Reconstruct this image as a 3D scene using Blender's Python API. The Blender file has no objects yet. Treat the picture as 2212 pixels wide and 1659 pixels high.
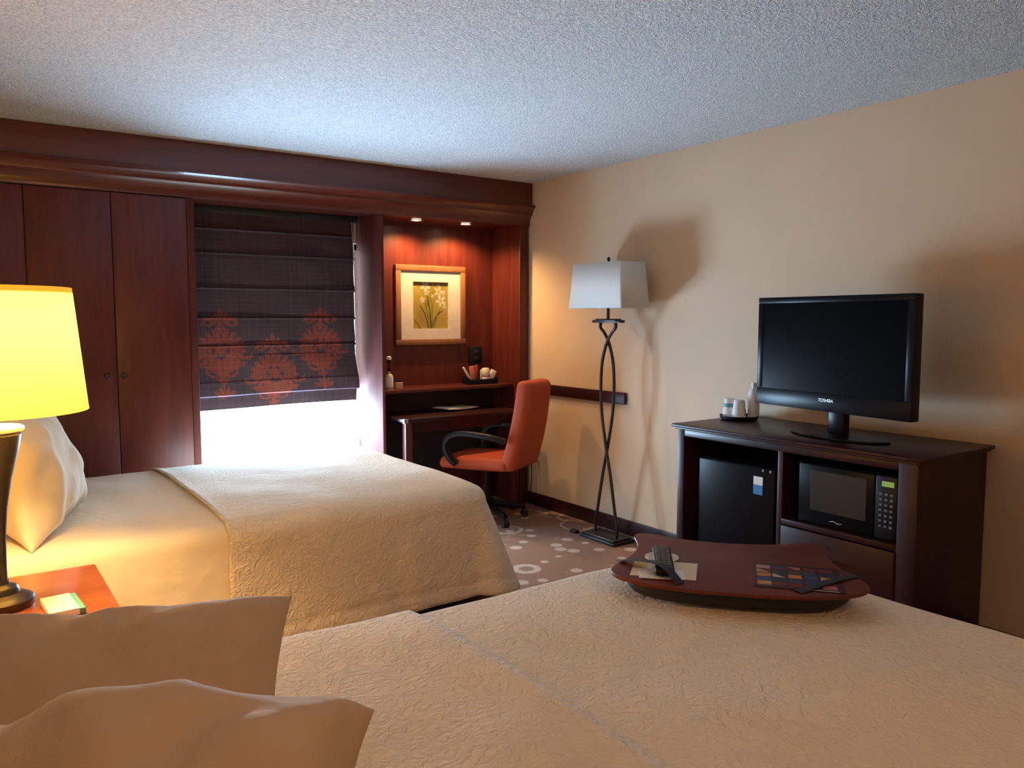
import bpy, bmesh, math, random
import numpy as np
from mathutils import Vector, Matrix, noise
R = math.radians
random.seed(7)
SC = bpy.context.scene
COL = SC.collection

# ------------------------------------------------------------------ camera
CAMZ = 1.46
cd = bpy.data.cameras.new('camera')
cam = bpy.data.objects.new('camera', cd); COL.objects.link(cam)
cam.location = (0, 0, CAMZ)
cam.rotation_euler = (R(90 - 4.76), 0, R(-35.35))
cd.sensor_fit = 'HORIZONTAL'; cd.sensor_width = 36.0
cd.lens = 1700.0 / 2212.0 * 36.0
cd.clip_start = 0.02
SC.camera = cam
# ------------------------------------------------------------------ exposure, world
SC.view_settings.view_transform = 'Standard'
SC.view_settings.look = 'None'
SC.view_settings.gamma = 1.0
SC.view_settings.use_curve_mapping = False
SC.view_settings.exposure = 0.08
wd = bpy.data.worlds.new('overcast_sky'); SC.world = wd; wd.use_nodes = True
bg = wd.node_tree.nodes['Background']
bg.inputs[0].default_value = (0.80, 0.90, 1.0, 1); bg.inputs[1].default_value = 6.0


def lamp_light(name, kind, loc, energy, color, rot=(0, 0, 0), **kw):
    l = bpy.data.lights.new(name, kind); l.energy = energy; l.color = color
    for k, v in kw.items(): setattr(l, k, v)
    o = bpy.data.objects.new(name, l); COL.objects.link(o)
    o.location = loc; o.rotation_euler = rot
    return o


# daylight bounced up from the bright ground outside, through the gap below the blind
lamp_light('window_daylight', 'AREA', (1.79, 5.48, 0.74), 150, (0.48, 0.73, 1.0), (R(-74), 0, 0),
           shape='RECTANGLE', size=1.20, size_y=0.46, spread=R(135))
# light from the bright ground outside, rising to the ceiling under the blind
lamp_light('ground_bounce', 'AREA', (1.66, 5.475, 0.32), 84, (0.40, 0.66, 1.0), (R(-140), 0, 0),
           shape='RECTANGLE', size=0.9, size_y=0.40, spread=R(125))
# unseen warm fill added behind the camera to lift bed, pillows and wall
lamp_light('warm_fill_light', 'POINT', (0.9, -0.7, 2.25), 24, (1.0, 0.56, 0.24), shadow_soft_size=.15)

# ------------------------------------------------------------------ materials
MATS = {}


def nodes(name):
    m = bpy.data.materials.new(name); m.use_nodes = True
    nt = m.node_tree; b = nt.nodes['Principled BSDF']
    MATS[name] = m
    return m, nt, b


def N(nt, t, **kw):
    n = nt.nodes.new(t)
    for k, v in kw.items():
        if k.startswith('_'): setattr(n, k[1:], v)
        else: n.inputs[k].default_value = v
    return n


def coords(nt, scale=(1, 1, 1), rot=(0, 0, 0), kind='Object'):
    tc = nt.nodes.new('ShaderNodeTexCoord'); mp = nt.nodes.new('ShaderNodeMapping')
    mp.inputs['Scale'].default_value = scale; mp.inputs['Rotation'].default_value = rot
    nt.links.new(tc.outputs[kind], mp.inputs['Vector'])
    return mp.outputs['Vector']


def ramp(nt, fac, stops):
    r = nt.nodes.new('ShaderNodeValToRGB')
    el = r.color_ramp.elements
    while len(el) < len(stops): el.new(0.5)
    for e, (p, c) in zip(el, stops): e.position = p; e.color = (*c, 1)
    nt.links.new(fac, r.inputs[0]); return r.outputs[0]


def bump(nt, b, fac, strength, dist=0.01):
    bp = nt.nodes.new('ShaderNodeBump'); bp.inputs['Strength'].default_value = strength
    bp.inputs['Distance'].default_value = dist
    nt.links.new(fac, bp.inputs['Height']); nt.links.new(bp.outputs[0], b.inputs['Normal'])
    return bp


def plain(name, col, rough=0.5, metal=0.0, coat=0.0, spec=0.5, var=0.06, scale=30, bmp=0.0):
    m, nt, b = nodes(name)
    v = coords(nt)
    nz = N(nt, 'ShaderNodeTexNoise', Scale=scale, Detail=3.0)
    nt.links.new(v, nz.inputs['Vector'])
    c1 = [max(0, c * (1 - var)) for c in col]; c2 = [min(1, c * (1 + var)) for c in col]
    nt.links.new(ramp(nt, nz.outputs[0], [(0.3, c1), (0.7, c2)]), b.inputs['Base Color'])
    b.inputs['Roughness'].default_value = rough; b.inputs['Metallic'].default_value = metal
    b.inputs['Coat Weight'].default_value = coat; b.inputs['Specular IOR Level'].default_value = spec
    if bmp: bump(nt, b, nz.outputs[0], bmp)
    return m


def wood(name, dark, light, scale=(9, 9, 0.7), rough=0.38, coat=0.06):
    m, nt, b = nodes(name)
    v = coords(nt, scale)
    n1 = N(nt, 'ShaderNodeTexNoise', Scale=2.0, Detail=6.0, Roughness=0.6, Distortion=0.6)
    n2 = N(nt, 'ShaderNodeTexNoise', Scale=14.0, Detail=4.0, Roughness=0.7)
    nt.links.new(v, n1.inputs['Vector']); nt.links.new(v, n2.inputs['Vector'])
    mx = nt.nodes.new('ShaderNodeMath'); mx.operation = 'MULTIPLY_ADD'
    nt.links.new(n2.outputs[0], mx.inputs[0]); mx.inputs[1].default_value = 0.45
    nt.links.new(n1.outputs[0], mx.inputs[2])
    mid = [(a + c) / 2 for a, c in zip(dark, light)]
    nt.links.new(ramp(nt, mx.outputs[0], [(0.45, dark), (0.72, mid), (0.95, light)]), b.inputs['Base Color'])
    b.inputs['Roughness'].default_value = rough; b.inputs['Specular IOR Level'].default_value = 0.3
    b.inputs['Coat Weight'].default_value = coat; b.inputs['Coat Roughness'].default_value = 0.18
    bump(nt, b, n2.outputs[0], 0.05, 0.002)
    return m


# wall paint: orange-peel stipple
def wall_mat():
    m, nt, b = nodes('beige_wall_paint')
    v = coords(nt)
    nz = N(nt, 'ShaderNodeTexNoise', Scale=140.0, Detail=2.0); nt.links.new(v, nz.inputs['Vector'])
    n2 = N(nt, 'ShaderNodeTexNoise', Scale=3.0, Detail=2.0); nt.links.new(v, n2.inputs['Vector'])
    nt.links.new(ramp(nt, n2.outputs[0], [(0.3, (0.60, 0.445, 0.29)), (0.7, (0.63, 0.47, 0.31))]), b.inputs['Base Color'])
    b.inputs['Roughness'].default_value = 0.6
    bump(nt, b, nz.outputs[0], 0.12, 0.004)
    return m


def ceiling_mat():
    m, nt, b = nodes('stippled_ceiling')
    v = coords(nt)
    vo = N(nt, 'ShaderNodeTexNoise', Scale=105.0, Detail=3.0, Roughness=0.65); nt.links.new(v, vo.inputs['Vector'])
    nt.links.new(ramp(nt, vo.outputs[0], [(0.36, (0.56, 0.54, 0.51)), (0.60, (0.84, 0.815, 0.78))]), b.inputs['Base Color'])
    b.inputs['Roughness'].default_value = 0.85
    bump(nt, b, vo.outputs[0], 1.0, 0.02)
    return m


def carpet_mat():
    m, nt, b = nodes('patterned_carpet')
    v = coords(nt)
    L = nt.links
    # pale round spots
    vo = N(nt, 'ShaderNodeTexVoronoi', Scale=7.4, Randomness=0.9); L.new(v, vo.inputs['Vector'])
    spots = ramp(nt, vo.outputs['Distance'], [(0.27, (1, 1, 1)), (0.33, (0, 0, 0))])
    # scrolling rings
    vr = N(nt, 'ShaderNodeTexVoronoi', Scale=2.3, Randomness=0.7); L.new(v, vr.inputs['Vector'])
    rings = ramp(nt, vr.outputs['Distance'], [(0.0, (0, 0, 0)), (0.34, (0, 0, 0)), (0.355, (1, 1, 1)), (0.38, (1, 1, 1)), (0.395, (0, 0, 0))])
    mxa = N(nt, 'ShaderNodeMix', _data_type='RGBA', _blend_type='LIGHTEN'); mxa.inputs[0].default_value = 1
    L.new(spots, mxa.inputs[6]); L.new(rings, mxa.inputs[7])
    base = N(nt, 'ShaderNodeTexNoise', Scale=260.0, Detail=2.0); L.new(v, base.inputs['Vector'])
    cb = ramp(nt, base.outputs[0], [(0.3, (0.21, 0.11, 0.07)), (0.7, (0.33, 0.19, 0.13))])
    cl = ramp(nt, base.outputs[0], [(0.3, (0.42, 0.31, 0.24)), (0.7, (0.56, 0.43, 0.34))])
    mx = N(nt, 'ShaderNodeMix', _data_type='RGBA')
    L.new(mxa.outputs[2], mx.inputs[0]); L.new(cb, mx.inputs[6]); L.new(cl, mx.inputs[7])
    L.new(mx.outputs[2], b.inputs['Base Color'])
    b.inputs['Roughness'].default_value = 0.95; b.inputs['Specular IOR Level'].default_value = 0.1
    bump(nt, b, base.outputs[0], 0.4, 0.006)
    return m


def quilt_mat(name, col, emboss, scale=1.0):
    m, nt, b = nodes(name)
    L = nt.links
    v = coords(nt, (scale,) * 3)
    # embossed vine-like scrolls: distorted noise contour lines
    n1 = N(nt, 'ShaderNodeTexNoise', Scale=30.0, Detail=2.5, Distortion=1.8); L.new(v, n1.inputs['Vector'])
    mu = nt.nodes.new('ShaderNodeMapRange'); mu.inputs['From Min'].default_value = .40; mu.inputs['From Max'].default_value = .62
    L.new(n1.outputs[0], mu.inputs[0])
    n2 = N(nt, 'ShaderNodeTexNoise', Scale=420.0, Detail=1.0); L.new(v, n2.inputs['Vector'])
    n3 = N(nt, 'ShaderNodeTexNoise', Scale=5.0, Detail=4.0); L.new(v, n3.inputs['Vector'])
    a = nt.nodes.new('ShaderNodeMath'); a.operation = 'MULTIPLY_ADD'; a.inputs[1].default_value = 0.25
    L.new(n2.outputs[0], a.inputs[0]); L.new(mu.outputs[0], a.inputs[2])
    c1 = [c * 0.95 for c in col]
    L.new(ramp(nt, n3.outputs[0], [(0.3, c1), (0.7, col)]), b.inputs['Base Color'])
    b.inputs['Roughness'].default_value = 0.85; b.inputs['Specular IOR Level'].default_value = 0.15
    b.inputs['Sheen Weight'].default_value = 0.15
    bump(nt, b, a.outputs[0], emboss, 0.006)
    return m


def attr_mat(name, rough=0.8, bmp_scale=0, coat=0.0):
    m, nt, b = nodes(name)
    at = nt.nodes.new('ShaderNodeVertexColor'); at.layer_name = 'print'
    nt.links.new(at.outputs[0], b.inputs['Base Color'])
    b.inputs['Roughness'].default_value = rough; b.inputs['Specular IOR Level'].default_value = 0.2
    b.inputs['Coat Weight'].default_value = coat; b.inputs['Coat Roughness'].default_value = 0.05
    if bmp_scale:
        v = coords(nt); nz = N(nt, 'ShaderNodeTexNoise', Scale=bmp_scale, Detail=2.0); nt.links.new(v, nz.inputs['Vector'])
        bump(nt, b, nz.outputs[0], 0.25, 0.003)
    return m


def emit(name, col, s):
    m = bpy.data.materials.new(name); m.use_nodes = True; nt = m.node_tree
    nt.nodes.clear()
    e = nt.nodes.new('ShaderNodeEmission'); o = nt.nodes.new('ShaderNodeOutputMaterial')
    e.inputs[0].default_value = (*col, 1); e.inputs[1].default_value = s
    nt.links.new(e.outputs[0], o.inputs[0]); MATS[name] = m
    return m


def shade_mat(name, col, trans, mixf):
    m = bpy.data.materials.new(name); m.use_nodes = True; nt = m.node_tree
    nt.nodes.clear()
    d = nt.nodes.new('ShaderNodeBsdfDiffuse'); t = nt.nodes.new('ShaderNodeBsdfTranslucent')
    x = nt.nodes.new('ShaderNodeMixShader'); o = nt.nodes.new('ShaderNodeOutputMaterial')
    v = coords(nt, (1, 1, 1)); nz = N(nt, 'ShaderNodeTexNoise', Scale=300.0); nt.links.new(v, nz.inputs['Vector'])
    c = ramp(nt, nz.outputs[0], [(0.3, [q * 0.96 for q in col]), (0.7, col)])
    nt.links.new(c, d.inputs[0]); t.inputs[0].default_value = (*trans, 1)
    x.inputs[0].default_value = mixf
    nt.links.new(d.outputs[0], x.inputs[1]); nt.links.new(t.outputs[0], x.inputs[2])
    nt.links.new(x.outputs[0], o.inputs[0]); MATS[name] = m
    return m


def glass_mat():
    m = bpy.data.materials.new('window_glass'); m.use_nodes = True; nt = m.node_tree
    nt.nodes.clear()
    t = nt.nodes.new('ShaderNodeBsdfTransparent'); g = nt.nodes.new('ShaderNodeBsdfGlossy')
    g.inputs['Roughness'].default_value = 0.02
    x = nt.nodes.new('ShaderNodeMixShader'); o = nt.nodes.new('ShaderNodeOutputMaterial')
    t.inputs[0].default_value = (0.96, 0.98, 0.97, 1)
    x.inputs[0].default_value = 0.06; nt.links.new(t.outputs[0], x.inputs[1]); nt.links.new(g.outputs[0], x.inputs[2])
    nt.links.new(x.outputs[0], o.inputs[0]); MATS['window_glass'] = m
    return m


def linen(name, col, st=0.55):
    m, nt, b = nodes(name)
    v = coords(nt, (1, 1, .45), (0, 0, R(25)))
    n1 = N(nt, 'ShaderNodeTexNoise', Scale=6.5, Detail=3.0, Distortion=0.7); nt.links.new(v, n1.inputs['Vector'])
    v2 = coords(nt); n2 = N(nt, 'ShaderNodeTexNoise', Scale=500.0); nt.links.new(v2, n2.inputs['Vector'])
    a = nt.nodes.new('ShaderNodeMath'); a.operation = 'MULTIPLY_ADD'; a.inputs[1].default_value = 0.03
    nt.links.new(n2.outputs[0], a.inputs[0]); nt.links.new(n1.outputs[0], a.inputs[2])
    nt.links.new(ramp(nt, n2.outputs[0], [(0.3, [c * .97 for c in col]), (0.7, col)]), b.inputs['Base Color'])
    b.inputs['Roughness'].default_value = .85; b.inputs['Specular IOR Level'].default_value = .15
    bump(nt, b, a.outputs[0], st, 0.03)
    return m


WALL = wall_mat(); CEIL = ceiling_mat(); CARPET = carpet_mat()
CHERRY = wood('cherry_wood', (0.058, 0.0085, 0.007), (0.115, 0.021, 0.012))
CHERRY_H = wood('cherry_wood_long_grain', (0.07, 0.0115, 0.008), (0.125, 0.026, 0.014), (0.7, 9, 9), 0.3, 0.5)
CHERRY_M = wood('matte_cherry_wood', (0.058, 0.0085, 0.007), (0.115, 0.021, 0.012), (9, 9, 0.7), 0.75, 0.0)
CHERRY_Y = wood('cherry_wood_side_grain', (0.07, 0.0115, 0.008), (0.125, 0.026, 0.014), (9, 0.7, 9), 0.3)
ESPRESSO = wood('dark_mahogany', (0.016, 0.004, 0.005), (0.042, 0.009, 0.010), (9, 0.8, 9), 0.36, 0.0)
ESPRESSO_V = wood('dark_mahogany_upright', (0.016, 0.004, 0.005), (0.042, 0.009, 0.010), (9, 9, 0.8), 0.42, 0.0)
HONEY = wood('honey_cherry_wood', (0.22, 0.055, 0.014), (0.46, 0.14, 0.035), (0.9, 8, 8), 0.28, 0.4)
TRAYWOOD = wood('red_brown_tray_wood', (0.085, 0.014, 0.009), (0.14, 0.026, 0.015), (3, 3, 9), 0.5, 0.0)
QUILT = quilt_mat('cream_matelasse', (0.84, 0.72, 0.56), 0.6)
SHEET = quilt_mat('cream_blanket', (0.84, 0.72, 0.56), 0.10, 0.5)
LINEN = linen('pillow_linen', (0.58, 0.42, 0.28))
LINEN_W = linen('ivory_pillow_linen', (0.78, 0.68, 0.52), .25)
BLACKP = plain('black_plastic', (0.009, 0.009, 0.011), 0.40, spec=0.2)
BLACKG = plain('black_gloss', (0.006, 0.006, 0.008), 0.30, spec=0.10)
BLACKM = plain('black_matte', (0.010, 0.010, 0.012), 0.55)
IRON = plain('dark_bronze_iron', (0.035, 0.026, 0.024), 0.38, metal=0.5, var=0.2)
ORANGE = plain('rust_orange_upholstery', (0.42, 0.066, 0.024), 0.65, spec=0.3, var=0.12, scale=180, bmp=0.1)
SILVER = plain('brushed_metal', (0.6, 0.6, 0.6), 0.25, metal=1.0)
WHITE = plain('white_paper', (0.80, 0.78, 0.74), 0.7)
CREAM = plain('cream_paper', (0.72, 0.62, 0.45), 0.7)
GOLDP = plain('golden_print', (0.55, 0.36, 0.10), 0.6)
FRAMEW = wood('bronze_brown_frame', (0.16, 0.062, 0.026), (0.26, 0.11, 0.05), (6, 6, 1.5), 0.35, 0.2)
MATB = plain('ivory_mat_board', (0.80, 0.70, 0.56), 0.8)
MATD = plain('grey_ivory_mat_board', (0.50, 0.44, 0.40), 0.85)
BLUEP = plain('blue_print', (0.02, 0.16, 0.48), 0.5)
TEAL = plain('teal_print', (0.08, 0.30, 0.28), 0.5)
PINK = plain('pink_packet', (0.55, 0.16, 0.12), 0.6)
REDP = plain('red_packet', (0.30, 0.045, 0.03), 0.6)
GREENP = plain('pale_green_packet', (0.50, 0.52, 0.28), 0.6)
SAGE = plain('sage_label', (0.42, 0.46, 0.22), 0.6)
TAN = plain('tan_print', (0.55, 0.38, 0.24), 0.6)
OCHRE = plain('orange_print', (0.62, 0.24, 0.06), 0.6)
NAVY = plain('navy_print', (0.02, 0.03, 0.09), 0.5)
CUPW = plain('white_paper_cup', (0.72, 0.72, 0.74), 0.6)
GREY = plain('grey_rubber', (0.13, 0.13, 0.13), 0.5)
DKGREY = plain('charcoal_screen_glass', (0.003, 0.003, 0.004), 0.22, spec=0.06)
SHADE_Y = shade_mat('glowing_lamp_shade', (0.80, 0.70, 0.24), (0.78, 0.62, 0.07), 0.32)
SHADE_TOP = shade_mat('frosted_diffuser', (0.85, 0.78, 0.6), (0.85, 0.75, 0.5), 0.6)
SHADE_W = shade_mat('white_linen_shade', (0.80, 0.78, 0.72), (0.6, 0.5, 0.3), 0.15)
GLASS = glass_mat()
BLINDM = attr_mat('damask_blind_fabric', 0.85, 350)
ARTM = attr_mat('painted_print', 0.5, 0, 0.1)
BROCHM = attr_mat('patchwork_brochure_print', 0.4)
GREEN_LED = emit('green_display_glow', (0.55, 0.80, 0.20), 0.35)
BULB = emit('warm_bulb', (1.0, 0.80, 0.50), 30)
CORDM = plain('black_cord', (0.01, 0.01, 0.01), 0.5)
WFRAME = plain('white_window_frame', (0.75, 0.75, 0.75), 0.4)

# ------------------------------------------------------------------ object helpers
ROOT = {}


def shift_of(parent):
    while parent is not None and parent.parent is not None: parent = parent.parent
    return Vector(parent.location) if parent is not None else Vector()


def obj(name, bm, m, parent=None, smooth=35, local=False):
    """one mesh object from a bmesh; world-built parts are moved into their thing's own space"""
    if parent is not None and not local:
        bmesh.ops.translate(bm, vec=-shift_of(parent), verts=bm.verts)
    me = bpy.data.meshes.new(name)
    bmesh.ops.recalc_face_normals(bm, faces=bm.faces)
    bm.to_mesh(me); bm.free()
    me.materials.append(m)
    if smooth:
        me.shade_smooth(); me.set_sharp_from_angle(angle=R(smooth))
    o = bpy.data.objects.new(name, me); COL.objects.link(o)
    if parent is not None: o.parent = parent
    return o


def tag(o, label, cat, group=None):
    o['label'] = label; o['category'] = cat
    if group: o['group'] = group
    return o


def thing(name, label, cat, loc=(0, 0, 0), rotz=0.0, group=None):
    o = bpy.data.objects.new(name, None); COL.objects.link(o)
    o.empty_display_size = 0.05
    o.location = loc; o.rotation_euler = (0, 0, rotz)
    return tag(o, label, cat, group)


def struct(name, bm, m, smooth=35, parent=None):
    o = obj(name, bm, m, parent, smooth)
    if parent is None: o['kind'] = 'structure'
    return o


def merge(bm, tmp):
    me = bpy.data.meshes.new('tmp'); tmp.to_mesh(me); tmp.free(); bm.from_mesh(me); bpy.data.meshes.remove(me)


def nb(): return bmesh.new()


def box(bm, x0, x1, y0, y1, z0, z1, bev=0.0, seg=2, mtx=None):
    t = nb(); bmesh.ops.create_cube(t, size=1)
    for v in t.verts:
        v.co = Vector((x0 + (v.co.x + .5) * (x1 - x0), y0 + (v.co.y + .5) * (y1 - y0), z0 + (v.co.z + .5) * (z1 - z0)))
    if bev > 0: bmesh.ops.bevel(t, geom=t.edges[:], offset=bev, segments=seg, profile=0.5, affect='EDGES')
    if mtx is not None: bmesh.ops.transform(t, matrix=mtx, verts=t.verts)
    merge(bm, t); return bm


def bx(*a, **k): return box(nb(), *a, **k)


def lathe(bm, prof, c=(0, 0, 0), n=32, mtx=None, cap=True):
    """prof: list of (radius, z)"""
    t = nb(); rings = []
    for r, z in prof:
        rings.append([t.verts.new((r * math.cos(2 * math.pi * i / n), r * math.sin(2 * math.pi * i / n), z)) for i in range(n)])
    for a, b in zip(rings, rings[1:]):
        for i in range(n): t.faces.new((a[i], a[(i + 1) % n], b[(i + 1) % n], b[i]))
    if cap: t.faces.new(rings[0][::-1]); t.faces.new(rings[-1])
    bmesh.ops.transform(t, matrix=(mtx if mtx is not None else Matrix.Translation(c)), verts=t.verts)
    merge(bm, t); return bm


def tube(bm, pts, r, n=10, cap=True, sq=None):
    """sweep along points; r number or list; sq=(w,h) makes a flat rounded section"""
    pts = [Vector(p) for p in pts]; t = nb(); rings = []
    up = Vector((0, 0, 1))
    prev = None
    for i, p in enumerate(pts):
        d = (pts[min(i + 1, len(pts) - 1)] - pts[max(i - 1, 0)]).normalized()
        if prev is None:
            a = d.cross(up)
            if a.length < 1e-3: a = d.cross(Vector((1, 0, 0)))
        else:
            a = prev - d * prev.dot(d)
        a.normalize(); prev = a; b = d.cross(a).normalized()
        rr = r[i] if isinstance(r, (list, tuple)) else r
        ring = []
        for k in range(n):
            an = 2 * math.pi * k / n
            if sq: ca, sa = math.cos(an), math.sin(an); e = 0.5; ua = sq[0] * math.copysign(abs(ca) ** e, ca); ub = sq[1] * math.copysign(abs(sa) ** e, sa)
            else: ua, ub = rr * math.cos(an), rr * math.sin(an)
            ring.append(t.verts.new(p + a * ua + b * ub))
        rings.append(ring)
    for q, s in zip(rings, rings[1:]):
        for k in range(n): t.faces.new((q[k], q[(k + 1) % n], s[(k + 1) % n], s[k]))
    if cap: t.faces.new(rings[0][::-1]); t.faces.new(rings[-1])
    merge(bm, t); return bm


def spline(pts, n=8):
    P = [Vector(p) for p in pts]; out = []
    for i in range(len(P) - 1):
        p0, p1, p2, p3 = P[max(i - 1, 0)], P[i], P[i + 1], P[min(i + 2, len(P) - 1)]
        for k in range(n):
            t = k / n
            out.append(0.5 * ((2 * p1) + (p2 - p0) * t + (2 * p0 - 5 * p1 + 4 * p2 - p3) * t * t + (3 * p1 - p0 - 3 * p2 + p3) * t ** 3))
    out.append(P[-1]); return out


def prism(bm, poly, z0, z1, mtx=None, bev=0.0):
    """extrude a 2-D outline from z0 to z1"""
    t = nb()
    lo = [t.verts.new((x, y, z0)) for x, y in poly]
    f = t.faces.new(lo)
    r = bmesh.ops.extrude_face_region(t, geom=[f])
    vs = [e for e in r['geom'] if isinstance(e, bmesh.types.BMVert)]
    bmesh.ops.translate(t, vec=(0, 0, z1 - z0), verts=vs)
    if bev:
        es = [e for e in t.edges if abs(e.verts[0].co.z - e.verts[1].co.z) < 1e-6]
        bmesh.ops.bevel(t, geom=es, offset=bev, segments=2, profile=0.5, affect='EDGES')
    if mtx is not None: bmesh.ops.transform(t, matrix=mtx, verts=t.verts)
    merge(bm, t); return bm


def profile_x(bm, prof, x0, x1):
    """prof: closed (y,z) outline swept along X"""
    M = Matrix(((0, 0, 1, 0), (1, 0, 0, 0), (0, 1, 0, 0), (0, 0, 0, 1)))
    return prism(bm, prof, x0, x1, mtx=M)


def copy_tree(o, parent=None):
    c = o.copy(); COL.objects.link(c)
    if parent is not None: c.parent = parent
    for ch in list(o.children): copy_tree(ch, c)
    return c


def text_mesh(name, s, size, mtx, m, parent, depth=0.0006):
    cu = bpy.data.curves.new(name, 'FONT'); cu.body = s; cu.size = size; cu.extrude = depth
    cu.align_x = 'CENTER'; cu.align_y = 'CENTER'
    o = bpy.data.objects.new('tmp', cu); COL.objects.link(o)
    dg = bpy.context.evaluated_depsgraph_get(); dg.update()
    me = bpy.data.meshes.new_from_object(o.evaluated_get(dg))
    bpy.data.objects.remove(o); bpy.data.curves.remove(cu)
    bm = nb(); bm.from_mesh(me); bpy.data.meshes.remove(me)
    bmesh.ops.transform(bm, matrix=mtx, verts=bm.verts)
    return obj(name, bm, m, parent, 0, local=True)


# room constants
XW = 3.674            # right wall
XL = -0.25            # headboard wall
YF = -3.2             # wall behind the camera
PY = 4.95             # front plane of the built-in wood
YB = 5.34             # back of the recesses
YO = 5.46             # outer face of the window wall
ZC = 2.49             # ceiling

# ------------------------------------------------------------------ structure
struct('floor', bx(XL - .1, XW + .1, YF - .1, YO, -0.08, 0), CARPET, 0)
# ceiling as a grid with a slight sag of the plaster over the wood trim
struct('ceiling', bx(XL - .1, XW + .1, YF - .1, YO, ZC, ZC + 0.1), CEIL, 0)
struct('wall_right', bx(XW, XW + .12, YF - .1, YO, 0, ZC), WALL, 0)
struct('wall_left', bx(XL - .12, XL, YF - .1, YO, 0, ZC), WALL, 0)
struct('wall_front', bx(XL, XW, YF - .12, YF, 0, ZC), WALL, 0)
WX0, WX1, WZ0, WZ1 = 1.14, 2.46, 0.10, 2.0
JX = 2.412            # face of the right window jamb
bm = nb()
box(bm, XL, WX0, YB + .01, YO, 0, ZC); box(bm, WX1, XW, YB + .01, YO, 0, ZC)
box(bm, WX0, WX1, YB + .01, YO, 0, WZ0); box(bm, WX0, WX1, YB + .01, YO, WZ1, ZC)
struct('wall_back', bm, WALL, 0)
bm = nb()
for a in ((WX0, WX0 + .05, WZ0, WZ1), (WX1 - .05, WX1, WZ0, WZ1), (WX0, WX1, WZ0, WZ0 + .05), (WX0, WX1, WZ1 - .05, WZ1), (1.78, 1.82, WZ0, WZ1)):
    box(bm, a[0], a[1], YO - .07, YO - .02, a[2], a[3], 0.004)
win = struct('window_1', bm, WFRAME)
p = obj('window_pane', bx(WX0 + .05, WX1 - .05, YO - .048, YO - .042, WZ0 + .05, WZ1 - .05), GLASS, win, 0)
# baseboard and bumper rail on the right wall
struct('baseboard_right', bx(XW - .016, XW, YF, PY, 0, 0.10, 0.004), ESPRESSO)
struct('trim_1', bx(XW - .022, XW, 3.845, PY - .02, 0.882, 0.962, 0.005), ESPRESSO)
# fascia board under the ceiling + crown moulding
struct('trim_2', bx(XL, XW, 4.91, YB, 2.30, ZC, 0), CHERRY_H, 0)
crown = [(4.935, 2.325), (4.905, 2.325), (4.872, 2.318), (4.868, 2.302), (4.878, 2.296), (4.890, 2.288), (4.898, 2.272), (4.906, 2.262), (4.906, 2.252),
         (4.914, 2.244), (4.926, 2.232), (4.934, 2.216), (4.940, 2.206), (4.940, 2.170), (PY, 2.170), (PY + .03, 2.17), (PY + .03, 2.325)]
bm = nb(); profile_x(bm, crown[::-1], XL, XW)
struct('trim_3', bm, CHERRY_H, 40)

# ------------------------------------------------------------------ built-in wood: wardrobe, window surround, desk nook
def wardrobe(name, label, xs, x_knobs, x0, x1, group):
    t = thing(name, label, 'wardrobe', ((x0 + x1) / 2, PY, 0), 0, group)
    obj('carcass', bx(x0, x1, PY + .022, YB, 0, 2.20), CHERRY, t, 0)
    for (a, b), kx in zip(xs, x_knobs):
        d = obj('door', bx(a + .002, b - .002, PY, PY + .02, 0.03, 2.165, 0.003), CHERRY, t)
        if kx is not None:
            M = Matrix.Translation((kx, PY, 1.137)) @ Matrix.Rotation(R(90), 4, 'X')
            obj('knob', lathe(nb(), [(0.007, 0), (0.007, 0.012), (0.015, 0.018), (0.017, 0.025), (0.013, 0.031), (0.004, 0.033)], n=20, mtx=M), IRON, d)
    return t


wardrobe('wardrobe', 'tall dark cherry wardrobe with two knobbed doors beside the window', [(.337, .755), (.755, 1.158)], [.702, .785], .337, 1.158, 'built-in wardrobes')
wardrobe('wardrobe', 'plain dark cherry wardrobe door at the far left behind the lamp', [(-.24, .335)], [None], -.24, .335, 'built-in wardrobes')

# window surround: side panels, head board, sill
bm = nb()
box(bm, 1.158, 1.20, PY, YB, 0, 2.20, 0.003)
box(bm, JX, JX + .022, PY, YB + .01, 0, 2.20, 0.002)
struct('trim_4', bm, CHERRY_M)
struct('trim_5', bx(1.20, JX, PY + .05, YB + .01, 2.185, 2.205), CHERRY_H, 0)
struct('trim_6', bx(1.20, JX, PY + .01, YB + .08, 0.07, 0.095, 0.004), WFRAME)
struct('trim_7', bx(1.20, JX, PY + .03, PY + .05, 0, 0.07), CHERRY, 0)

# desk nook to the right of the window
NX0, NX1 = JX + .022, 3.660
nook = thing('desk_nook', 'cherry wood desk nook with a shelf, right of the window', 'cabinet', ((NX0 + NX1) / 2, PY, 0))
obj('back_panel', bx(NX0, NX1, YB - .012, YB + .008, 0, 2.20), CHERRY, nook, 0)
obj('side_panel', bx(3.585, 3.600, PY + .02, YB - .012, 0, 2.18), CHERRY, nook, 0)
obj('front_post', bx(3.583, NX1, PY - .005, PY + .022, 0, 2.18, 0.003), CHERRY, nook)
obj('soffit', bx(NX0, 3.60, PY, YB, 2.172, 2.19), CHERRY_H, nook, 0)
sh = obj('shelf', bx(NX0 + .01, 3.575, 5.03, YB - .013, 0.925, 0.95, 0.004), CHERRY_H, nook)
obj('lower_panel', bx(NX0 + .01, 3.58, YB - .03, YB - .013, 0.30, 0.92), BLACKM, nook, 0)

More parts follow.
